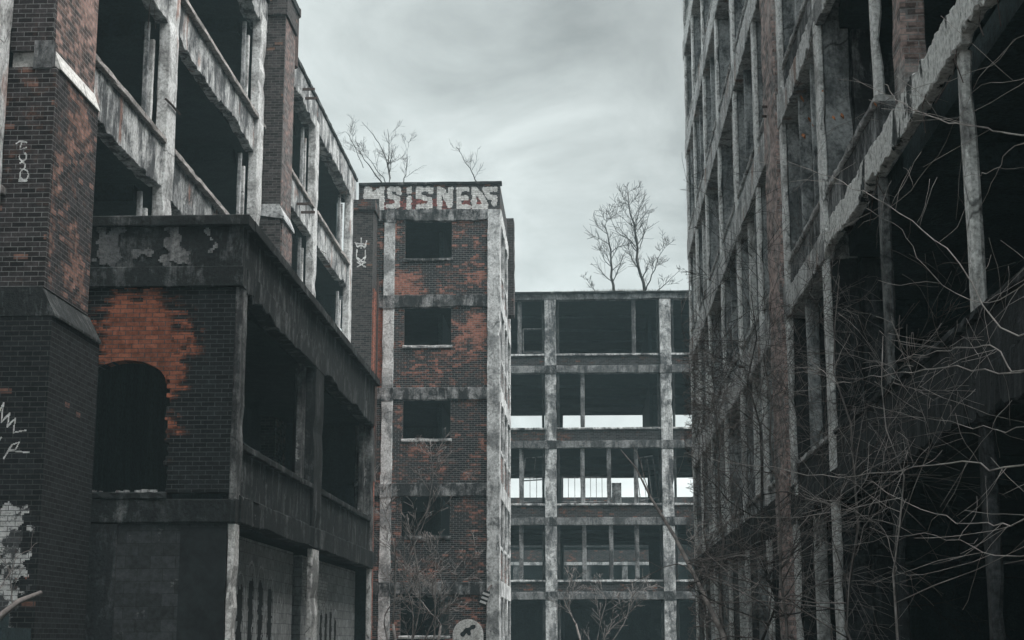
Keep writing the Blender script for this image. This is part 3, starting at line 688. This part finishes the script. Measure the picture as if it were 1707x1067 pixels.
# rubble brick pilaster with plaster remains
RB('brick_pilaster', 'brick_column', rt, RX - .09, RX + .3, 30.45, 32.3, 0, 26.4, j=.02, step=.3, chip=.15)
RB('brick_pilaster', 'brick_column', rt, RX - .0, RX + .3, 18.7, 19.25, 7.9, 26.4, j=.02, step=.3, chip=.3)
for k in range(22):
    fl = rv.choice((1, 1, 2, 2, 3)); y = rv.uniform(14, 31); z = RBm[fl] + .2; l_ = rv.uniform(.2, .7)
    MB().tube([(RX + .03, y, z), (RX + .0 + rv.uniform(-.1, .1), y + rv.uniform(-.12, .12), z - l_ * .5), (RX + rv.uniform(-.2, .1), y + rv.uniform(-.25, .25), z - l_)], .007, 4).build('reinforcing_rod', 'rust', rt)
# masonry fins deeper inside the near bays
for (y, x0, x1, z0, z1) in ((25.9, RX + .55, RX + .95, 7.9, 11.3), (26.0, RX + 1.05, RX + 1.5, 7.9, 11.3), (26.2, RX + 1.5, RX + 1.8, 7.9, 11.3)):
    RB('inner_fin', 'conc_rightcol', rt, x0, x1, y, y + .3, z0, z1, j=.015)
for (u, v) in ((1192, 657), (1198, 630), (1286, 178), (1286, 194), (1245, 612)):
    q = P(u, v, X=RX); MB().box(RX - .19, RX - .03, q.y - .02, q.y + .02, q.z - .022, q.z + .022).build('bracket', 'rust', rt)

# ------------------------------------------------------------------ bare trees
class Tree:
    def __init__(s, seed): s.r = random.Random(seed); s.tr = MB(); s.cr = MB(); s.n = 0; s.lim = 0
    def branch(s, p, d, length, rad, lvl, maxl, mb, up=.1, wander=.22, kids=5, spread=.8, minr=.004, seg=6, shrink=.55):
        r = s.r; pts = [Vector(p)]; d = Vector(d).normalized(); st = length / seg; dirs = [d.copy()]
        for k in range(seg):
            d = (d + Vector((r.gauss(0, wander), r.gauss(0, wander), r.gauss(0, wander) + up))).normalized()
            if s.lim and (pts[-1] + d * st).x < s.lim * (pts[-1] + d * st).y: d.x = abs(d.x) + .3; d.normalize()   # grows back toward its own side
            pts.append(pts[-1] + d * st); dirs.append(d.copy())
        rads = [max(minr, rad * (1 - .75 * k / seg)) for k in range(seg + 1)]
        mb.tube(pts, rads, 6 if rad > .03 else (4 if rad > .01 else 3)); s.n += 1
        if lvl < maxl: s.kids(pts, dirs, rads, length, lvl, maxl, up, wander, kids, spread, minr, shrink)
        return pts
    def kids(s, pts, dirs, rads, length, lvl, maxl, up, wander, kids, spread, minr, shrink=.55, t0=.2):
        r = s.r; seg = len(pts) - 1
        for k in range(kids):
            t = r.uniform(t0, 1.0) * seg; i = min(int(t), seg - 1); fr = t - i
            q = pts[i].lerp(pts[i + 1], fr); d = dirs[i + 1]
            side = d.orthogonal().normalized(); side.rotate(__import__('mathutils').Quaternion(d, r.uniform(0, 6.28)))
            nd = (d * (1 - spread * .35) + side * spread * r.uniform(.7, 1.2)).normalized()
            s.branch(q, nd, length * shrink * r.uniform(.55, 1.15) * (1 - .35 * t / seg), max(minr, rads[i] * .42), lvl + 1, maxl, s.cr, up, wander, max(2, kids - 1), spread, minr, 5, shrink)
    def limb(s, pts, rad, kids=7, klen=.8, lvl=2, maxl=3, minr=.004, up=0.0):
        """a limb along given points, smoothed, with side twigs"""
        P_ = [Vector(p) for p in pts]; out = []
        for i in range(len(P_) - 1):
            a = P_[max(0, i - 1)]; b_ = P_[i]; c = P_[i + 1]; d = P_[min(len(P_) - 1, i + 2)]
            for k in range(4):
                t = k / 4; q = .5 * ((2 * b_) + (c - a) * t + (2 * a - 5 * b_ + 4 * c - d) * t * t + (3 * b_ - a - 3 * c + d) * t ** 3)
                out.append(q + Vector((s.r.gauss(0, .010), s.r.gauss(0, .010), s.r.gauss(0, .011))))
        out.append(P_[-1]); n = len(out) - 1
        rads = [max(minr, rad * (1 - .75 * k / n)) for k in range(n + 1)]
        s.cr.tube(out, rads, 5)
        dirs = [(out[min(n, k + 1)] - out[max(0, k - 1)]).normalized() for k in range(n + 1)]
        s.kids(out, dirs, rads, klen / .55, lvl, maxl, up, .09, kids, .75, minr, .5, .05)
    def finish(s, name, label, loc, bark, bark2=None, group=None, cat='tree'):
        t = thing(name, label, cat, loc, group)
        s.tr.build('trunk', bark, t, True); s.cr.build('crown', bark2 or bark, t, True)
        return t
def sapling(base, top, rad, seed, label, kids=9, maxl=3, spread=.75, limbs=(), group='bare trees on the roofs', bark='bark_dark', minr=.005, wander=.10, L1=.5):
    T = Tree(seed); b = Vector(base); tp = Vector(top); ln = (tp - b).length
    pts = [b]; seg = 9
    for k in range(1, seg + 1):
        q = b.lerp(tp, k / seg); q += Vector((T.r.gauss(0, ln * .012), T.r.gauss(0, ln * .02), 0)); pts.append(q)
    rad *= .5; limbs = [(a_, b_ * .55) for a_, b_ in limbs]
    rads = [max(minr, rad * (1 - .8 * k / seg)) for k in range(seg + 1)]
    T.tr.tube(pts, rads, 7)
    dirs = [(pts[min(seg, k + 1)] - pts[max(0, k - 1)]).normalized() for k in range(seg + 1)]
    T.kids(pts, dirs, rads, ln * L1 / .55, 1, maxl, .07, .14, kids, spread, minr, .55, .12)
    for (ps, rr_) in limbs: T.limb(ps, rr_, 7, ln * .22, 2, 3, minr, .03)
    return T.finish('bare_tree', label, b, bark, group=group)
def q3(u, v, Y): return P(u, v, Y=Y)
zr = 20.3
Y1 = 69.0
tw_label = {}
sapling(q3(640, 310, Y1), q3(583, 232, Y1 + .5), .07, 21, 'leftmost bare sapling on the tower roof, its stem curving toward the left roofline', 11, limbs=[([q3(606, 280, Y1), q3(588, 238, Y1), q3(577, 220, Y1), q3(562, 225, Y1)], .03)])
sapling(q3(646, 310, Y1), q3(604, 248, Y1 - .5), .05, 22, 'thin bare sapling second from the left on the tower roof', 9)
sapling(q3(648, 308, Y1 + 1), q3(648, 215, Y1 + 1), .085, 23, 'tallest bare tree on the tower roof, forked stem behind the white letters', 12, limbs=[([q3(648, 285, Y1 + 1), q3(640, 255, Y1 + 1), q3(622, 225, Y1 + 1), q3(603, 203, Y1 + 1)], .05)])
sapling(q3(673, 306, Y1 + .4), q3(682, 235, Y1), .05, 24, 'small bare sapling on the tower roof, right of the forked one', 8, limbs=[([q3(676, 296, Y1), q3(690, 286, Y1), q3(706, 276, Y1)], .02)])
sapling(q3(797, 306, Y1), q3(763, 248, Y1), .055, 25, 'lone leaning bare sapling near the right end of the tower roof', 8, limbs=[([q3(787, 284, Y1), q3(794, 268, Y1), q3(797, 246, Y1)], .022)])
Y2 = 88.0
sapling(q3(1023, 490, Y2), q3(1012, 362, Y2), .17, 31, 'smaller bare tree on the back roof, left of the tall one', 17, L1=.42, minr=.009)
sapling(q3(1075, 490, Y2), q3(1044, 320, Y2), .20, 32, 'tallest bare tree on the back roof with a spreading crown', 20, L1=.38, minr=.009,
    limbs=[([q3(1063, 418, Y2), q3(1050, 400, Y2), q3(1028, 385, Y2), q3(1014, 352, Y2)], .06), ([q3(1066, 415, Y2), q3(1076, 380, Y2), q3(1083, 353, Y2)], .05), ([q3(1058, 380, Y2), q3(1040, 365, Y2), q3(1026, 355, Y2)], .04)])
sapling(q3(1076, 486, Y2 - .4), q3(1110, 405, Y2 - .4), .085, 33, 'slanting bare tree on the back roof leaning right beside the tall one', 12, minr=.009)
sapling(q3(1093, 488, Y2), q3(1134, 450, Y2), .06, 34, 'low bare sapling on the back roof by the right hand building', 8, minr=.009)
sapling(q3(994, 488, Y2), q3(974, 460, Y2), .05, 35, 'stunted bare sapling at the left of the back roof trees', 8, minr=.009)
gr = MB(); rg = random.Random(6)
for k in range(700):
    x = rg.gauss(q3(1035, 487, 84.2).x, 1.3); y = 84.0 + rg.uniform(0, .35); h = rg.uniform(.06, .24); dx = rg.gauss(0, .06)
    b_ = len(gr.v); gr.v += [(x, y, 19.85), (x + .015, y, 19.85), (x + dx, y + rg.gauss(0, .04), 19.85 + h)]; gr.f.append((b_, b_ + 1, b_ + 2))
tag(gr.build('dry_grass', 'grass'), 'thin dry grass along the roof edge of the back block', 'grass', kind='stuff')

# shrub against the tower
def shrub(name, root, stems, label, seed, bark, cat='shrub', rad=.05, kids=9, klen=1.6, maxl=4, minr=.007, group=None, extra=()):
    T = Tree(seed); root = Vector(root); first = True
    for st in stems:
        pts = [root + Vector((T.r.gauss(0, .08), T.r.gauss(0, .08), 0))] + [Vector(p) for p in st]
        n = len(pts) - 1
        if first:
            T.tr.tube([pts[0], pts[0].lerp(pts[1], .5) + Vector((.03, 0, 0)), pts[1]], [rad * 1.3, rad * 1.15, rad], 7); first = False
            pts = pts[1:]
            if len(pts) < 2: continue
        T.limb(pts, rad * T.r.uniform(.6, 1), kids, klen, 1, maxl, minr, .05)
    for (ps, rr_, kk, kl) in extra: T.limb(ps, rr_, kk, kl, 2, 3, minr, 0)
    return T.finish(name, label, root, bark, group=group, cat=cat)
YS = 56.0
g_ = lambda *a: [P(u, v, Y=y) for (u, v, y) in a]
shrub('bare_shrub', (P(668, 1060, Y=YS).x, YS, 0), [
    g_((655, 1040, YS), (660, 960, YS), (655, 900, YS), (640, 850, YS), (628, 815, YS)),
    g_((690, 1030, YS), (672, 960, YS), (700, 890, YS + .5), (725, 820, YS + .5), (760, 780, YS)),
    g_((700, 1010, YS), (690, 900, YS), (712, 850, YS), (722, 790, YS), (714, 750, YS)),
    g_((720, 1040, YS), (722, 990, YS), (718, 960, YS)),
    g_((640, 1040, YS), (660, 1000, YS), (690, 975, YS), (730, 950, YS))], 'tall tangled bare shrub growing in front of the brick tower', 51, 'bark_mid', rad=.05, kids=12, klen=1.6, maxl=3, minr=.009)
YS2 = 60.0
shrub('bare_shrub', (P(715, 1060, Y=YS2).x, YS2, 0), [
    g_((735, 1040, YS2), (700, 1000, YS2), (690, 960, YS2), (665, 935, YS2)),
    g_((725, 1045, YS2), (745, 990, YS2), (780, 940, YS2), (795, 910, YS2)),
    g_((725, 1045, YS2), (725, 960, YS2), (730, 900, YS2))], 'lower brown shrub of fine twigs at the foot of the tower', 52, 'bark_mid', rad=.04, kids=12, klen=1.4, maxl=3, minr=.008)
YS3 = 78.0
shrub('bare_shrub', (P(985, 1060, Y=YS3).x, YS3, 0), [
    g_((960, 1040, YS3), (940, 1000, YS3), (950, 975, YS3)), g_((1000, 1040, YS3), (1010, 1000, YS3), (990, 975, YS3)),
    g_((1040, 1040, YS3), (1050, 1000, YS3), (1075, 980, YS3)), g_((1010, 1060, YS3), (1040, 1030, YS3), (1060, 1010, YS3))], 'dusky bare shrub at the foot of the back block', 53, 'bark_mid', rad=.05, kids=10, klen=1.7, maxl=3, minr=.009)

# shrubs and young trees crowding the right hand facade
def rtree(seed, x, y, h, label, bark, lean=(-.1, 0), n=9, L1=.42, minr=.005, rad=.05, kidz=6, maxl=3):
    T = Tree(seed); r = T.r; T.lim = .062; b = Vector((x, y, 0)); pts = [b]; seg = 10
    for k in range(1, seg + 1):
        f = k / seg; pts.append(Vector((x + lean[0] * h * f + r.gauss(0, .07), y + lean[1] * h * f + r.gauss(0, .10), h * f)))
    rads = [max(minr, rad * (1 - .8 * k / seg)) for k in range(seg + 1)]
    T.tr.tube(pts, rads, 7)
    for k in range(n):
        f = r.uniform(.22, .98); i = min(seg - 1, int(f * seg)); q = pts[i].lerp(pts[i + 1], f * seg - i)
        an = r.uniform(0, 6.28); d = Vector((math.cos(an) * .55 - .1, math.sin(an), r.uniform(-.05, .7)))
        T.branch(q, d, min(h, 6) * .95 * L1 * r.uniform(.7, 1.5) * (1.15 - f * .3), rads[i] * .45, 1, maxl, T.cr, -.01, .11, kidz, .75, minr, 8, .62)
    return T.finish('bare_tree', label, b, bark, group='bare young trees along the right hand building')
rtree(61, 2.9, 14.8, 4.4, 'nearest thin bare tree before the right hand building, low and twiggy', 'bark_pale', (-.02, .05), 6, .5, .0022, .018)
rtree(62, 3.1, 18.5, 5.8, 'bare tree whose twigs cross the flaking white beam', 'bark_mid', (-.02, .0), 13, .44, .0024, .025)
rtree(63, 2.7, 22.5, 6.2, 'grey bare tree in front of the plastered fins of the right hand building', 'bark_mid', (-.02, .03), 30, .42, .003, .03)
rtree(64, 3.0, 27.0, 7.4, 'tall bare tree before the pinkish brick column', 'bark_dark', (-.02, .0), 30, .42, .0035, .04)
rtree(65, 2.8, 33.0, 7.2, 'slim bare tree just beyond the pinkish brick column', 'bark_mid', (.0, .02), 17, .30, .004, .04)
rtree(66, 2.9, 39.0, 7.0, 'farthest bare tree at the end of the right hand facade', 'bark_mid', (.0, .0), 8, .24, .005, .04)

# big tree just outside the right edge: long pale limbs reaching in
# (the limbs below taper to twigs)
T = Tree(71); base = Vector((3.35, 9.2, 0)); T.tr.tube([base, Vector((3.3, 9.25, 1.6)), Vector((3.4, 9.3, 3.4)), Vector((3.3, 9.2, 5.5)), Vector((3.35, 9.1, 7.5))], [.13, .12, .10, .08, .05], 9)
def reach(z, pts, rad, kids=7, kl=.7, mr=.0018):
    rad *= .34; kids = int(kids * 1.7); kl *= 1.3; T.limb([Vector((3.34, 9.22, z))] + [P(u, v, Y=y) for (u, v, y) in pts], rad, kids, kl, 2, 3, mr, 0)
reach(4.6, [(1707, 225, 11), (1640, 213, 11.3), (1580, 205, 11.6), (1528, 187, 12), (1500, 168, 12.2), (1474, 140, 12.6)], .024, 5)
reach(4.4, [(1707, 237, 10.6), (1672, 272, 10.9), (1640, 291, 11.2), (1606, 293, 11.5)], .014, 2)
reach(3.5, [(1707, 617, 10.6), (1665, 585, 10.9), (1630, 575, 11.1), (1580, 582, 11.4), (1510, 600, 12)], .022, 6)
reach(3.3, [(1700, 622, 11), (1600, 612, 12), (1520, 618, 13), (1450, 630, 14), (1395, 637, 15), (1358, 605, 15.5), (1352, 580, 16)], .02, 9)
reach(2.9, [(1700, 778, 11), (1610, 770, 12), (1500, 783, 13.5), (1400, 796, 15), (1290, 782, 17), (1180, 765, 19), (1140, 755, 20)], .022, 12)
reach(2.4, [(1707, 868, 10.5), (1660, 875, 11), (1590, 866, 11.5), (1520, 840, 12), (1440, 800, 12.8)], .018, 8)
reach(3.0, [(1700, 715, 11), (1640, 715, 12), (1560, 700, 13), (1480, 695, 14), (1400, 720, 15), (1330, 760, 16)], .012, 7)
reach(3.8, [(1700, 560, 10.8), (1600, 440, 11.5), (1520, 370, 12.3), (1440, 320, 13), (1370, 290, 14), (1290, 262, 15)], .020, 9)
reach(4.3, [(1700, 480, 10.8), (1610, 500, 11.5), (1540, 440, 12), (1500, 385, 12.5), (1440, 345, 13)], .012, 6)
reach(2.2, [(1700, 930, 10.6), (1600, 905, 11.5), (1520, 890, 12.5), (1430, 905, 13.5), (1330, 930, 14.5)], .012, 8)
reach(5.0, [(1700, 130, 10.8), (1620, 160, 11.4), (1560, 260, 12), (1500, 335, 12.5), (1430, 380, 13)], .008, 4)
reach(4.9, [(1707, 60, 10.8), (1650, 110, 11.3), (1520, 150, 12.5), (1440, 190, 13.5), (1370, 225, 14.5)], .009, 5)
lv = MB(); rl = random.Random(3)
for (u, v, y) in ((1371, 150, 14.4), (1402, 188, 13.8), (1388, 192, 14), (1354, 207, 14.6), (1347, 194, 14.7), (1338, 222, 14.9), (1457, 170, 13.2), (1334, 158, 14.8)):
    c = P(u, v, Y=y); s__ = rl.uniform(.014, .036)
    for k in range(3):                                          # a curled, withered leaf of three lobes
        a = rl.uniform(-1.2, 1.2); hng = Vector((math.cos(a) * .5, math.sin(a) * .5, -1)) * s__ * rl.uniform(1.2, 2.2); sd_ = Vector((math.cos(a + 1), math.sin(a + 1), .2)) * s__ * .45
        b_ = len(lv.v); cu = Vector((math.sin(a), -math.cos(a), 0)) * s__ * .4
        lv.v += [tuple(c), tuple(c + hng * .45 + sd_), tuple(c + hng + cu), tuple(c + hng * .5 - sd_ + cu)]
        lv.f += [(b_, b_ + 1, b_ + 2), (b_, b_ + 2, b_ + 3)]
t = T.finish('bare_tree', 'large bare tree beyond the right edge sending long pale limbs across the view', base, 'bark_pale', 'bark_pale')
tag(lv.build('dead_leaves', 'leaf', t), kind='stuff')

# leaning pole-like branch across the back block
T = Tree(81); pts = [P(1240, 1110, Y=30), P(1205, 1058, Y=31), P(1160, 965, Y=32.5), P(1125, 895, Y=34), P(1085, 830, Y=35.5), P(1060, 780, Y=36.5), P(1035, 750, Y=37)]
pts[0].z = 0
T.tr.tube(pts, [.06, .056, .05, .04, .03, .018, .010], 6)
T.limb([pts[4], P(1064, 760, Y=36), P(1040, 730, Y=36.3)], .012, 3, .6); T.limb([pts[2], P(1130, 940, Y=33), P(1080, 960, Y=33.5), P(1020, 985, Y=34)], .014, 5, .8)
T.limb([pts[3], P(1150, 900, Y=34), P(1210, 885, Y=33)], .012, 5, .8)
T.finish('fallen_branch', 'long bare branch leaning steeply across the back block at the right', (pts[0].x, 30, 0), 'bark_mid', group=None, cat='branch')

# fallen trunk and rubble at bottom left
T = Tree(91)
T.tr.tube([P(-60, 1062, Y=21), P(-5, 1032, Y=21), P(30, 1003, Y=21.3), P(68, 988, Y=21.8)], [.055, .05, .04, .03], 8)
T.limb([P(20, 1010, Y=21.2), P(18, 960, Y=21.3), P(0, 925, Y=21.3)], .010, 4, .5); T.limb([P(-10, 1000, Y=21), P(30, 930, Y=21.3), P(62, 905, Y=21.6)], .008, 5, .5)
T.finish('fallen_tree', 'pale fallen trunk lying by the white painted brick at bottom left', (P(0, 1035, Y=21).x, 21, 0), 'bark_mid', cat='trunk')
rp = MB(5)
for k in range(420):
    r5 = rp.r; a = r5.uniform(0, 6.28); d = abs(r5.gauss(0, 1.1)); x, y = -8.7 + d * math.cos(a) * 1.3, 22.6 + d * math.sin(a); z = max(0, 2.05 - d * .85) * r5.uniform(.55, 1); s__ = r5.uniform(.06, .22)
    rp.box(x, x + s__ * 1.5, y, y + s__, z, z + s__ * .7)
for k in range(10):
    z0 = k * .2; w_ = 2.2 - k * .2; rp.box(-8.7 - w_ * 1.3, -8.7 + w_ * 1.3, 22.6 - w_, 22.6 + w_, z0, z0 + .19)
tag(rp.build('rubble_heap', 'dark'), 'dark heap of broken masonry at the foot of the buttress', 'rubble', kind='stuff')

# ------------------------------------------------------------------ small things
lamp = thing('wall_lamp', 'broken white louvred lamp hanging askew from the tower corner', 'lamp', P(808, 998, Y=65.4))
c = P(808, 998, Y=65.4); mb = MB()
def rot(x, z, a=-.35): return (c.x + x * math.cos(a) - z * math.sin(a), c.z + x * math.sin(a) + z * math.cos(a))
mb.prism([rot(-.17, -.3), rot(.17, -.3), rot(.12, .32), rot(-.12, .32)], 'y', 65.3, 65.42).build('housing', 'paint_black', lamp)
for k in range(3):
    z = -.2 + k * .17
    MB().prism([rot(-.14, z), rot(.14, z), rot(.13, z + .09), rot(-.13, z + .09)], 'y', 65.24, 65.299).build('louvre', 'steel', lamp)
MB().tube([(c.x + .1, 65.4, c.z + .28), (c.x + .2, 65.7, c.z + .5), (c.x + .25, 65.9, c.z + .55)], .03).build('arm', 'rust', lamp)
ab = thing('arched_board', 'round topped pale board painted with a black bird, at the foot of the tower', 'sign', (P(780, 1060, Y=64.3).x, 64.3, 0))
xc = P(780, 1060, Y=64.3).x; zt_ = P(780, 1032, Y=64.3).z; rad = .60
pts = [(xc - rad, 0.0), (xc + rad, 0.0)] + [(xc + rad * math.cos(a), zt_ - rad + rad * math.sin(a)) for a in [math.pi * k / 12 for k in range(13)]]
MB().prism(pts, 'y', 64.3, 64.38).build('board', 'whitepost', ab)
paint('painted_bird', 'paint_black', ab, [[(xc - .22, zt_ - .62), (xc - .02, zt_ - .42), (xc + .14, zt_ - .36)], [(xc + .14, zt_ - .36), (xc + .22, zt_ - .3)], [(xc + .02, zt_ - .4), (xc + .02, zt_ - .55)]], .14, 'y', 64.296, cell=.02, seed=2)

# ------------------------------------------------------------------ added haze, lifts the blacks toward teal
hz = MB().box(-60, 60, -30, 160, -1.2, 34).build('haze', M['soil'])
hm = bpy.data.materials.new('black_lift_haze'); hm.use_nodes = True; ht = hm.node_tree; ht.nodes.clear()
ho = N(ht, 'ShaderNodeOutputMaterial'); hv = N(ht, 'ShaderNodeVolumePrincipled'); L(ht, hv.outputs[0], ho.inputs['Volume'])
hv.inputs['Color'].default_value = (.66, .93, 1.0, 1); hv.inputs['Density'].default_value = HAZE; hv.inputs['Anisotropy'].default_value = 0.0
hz.data.materials.clear(); hz.data.materials.append(hm)
tag(hz, kind='stuff'); tag(hz, 'thin added haze lifting the blacks between the buildings toward teal', 'haze')
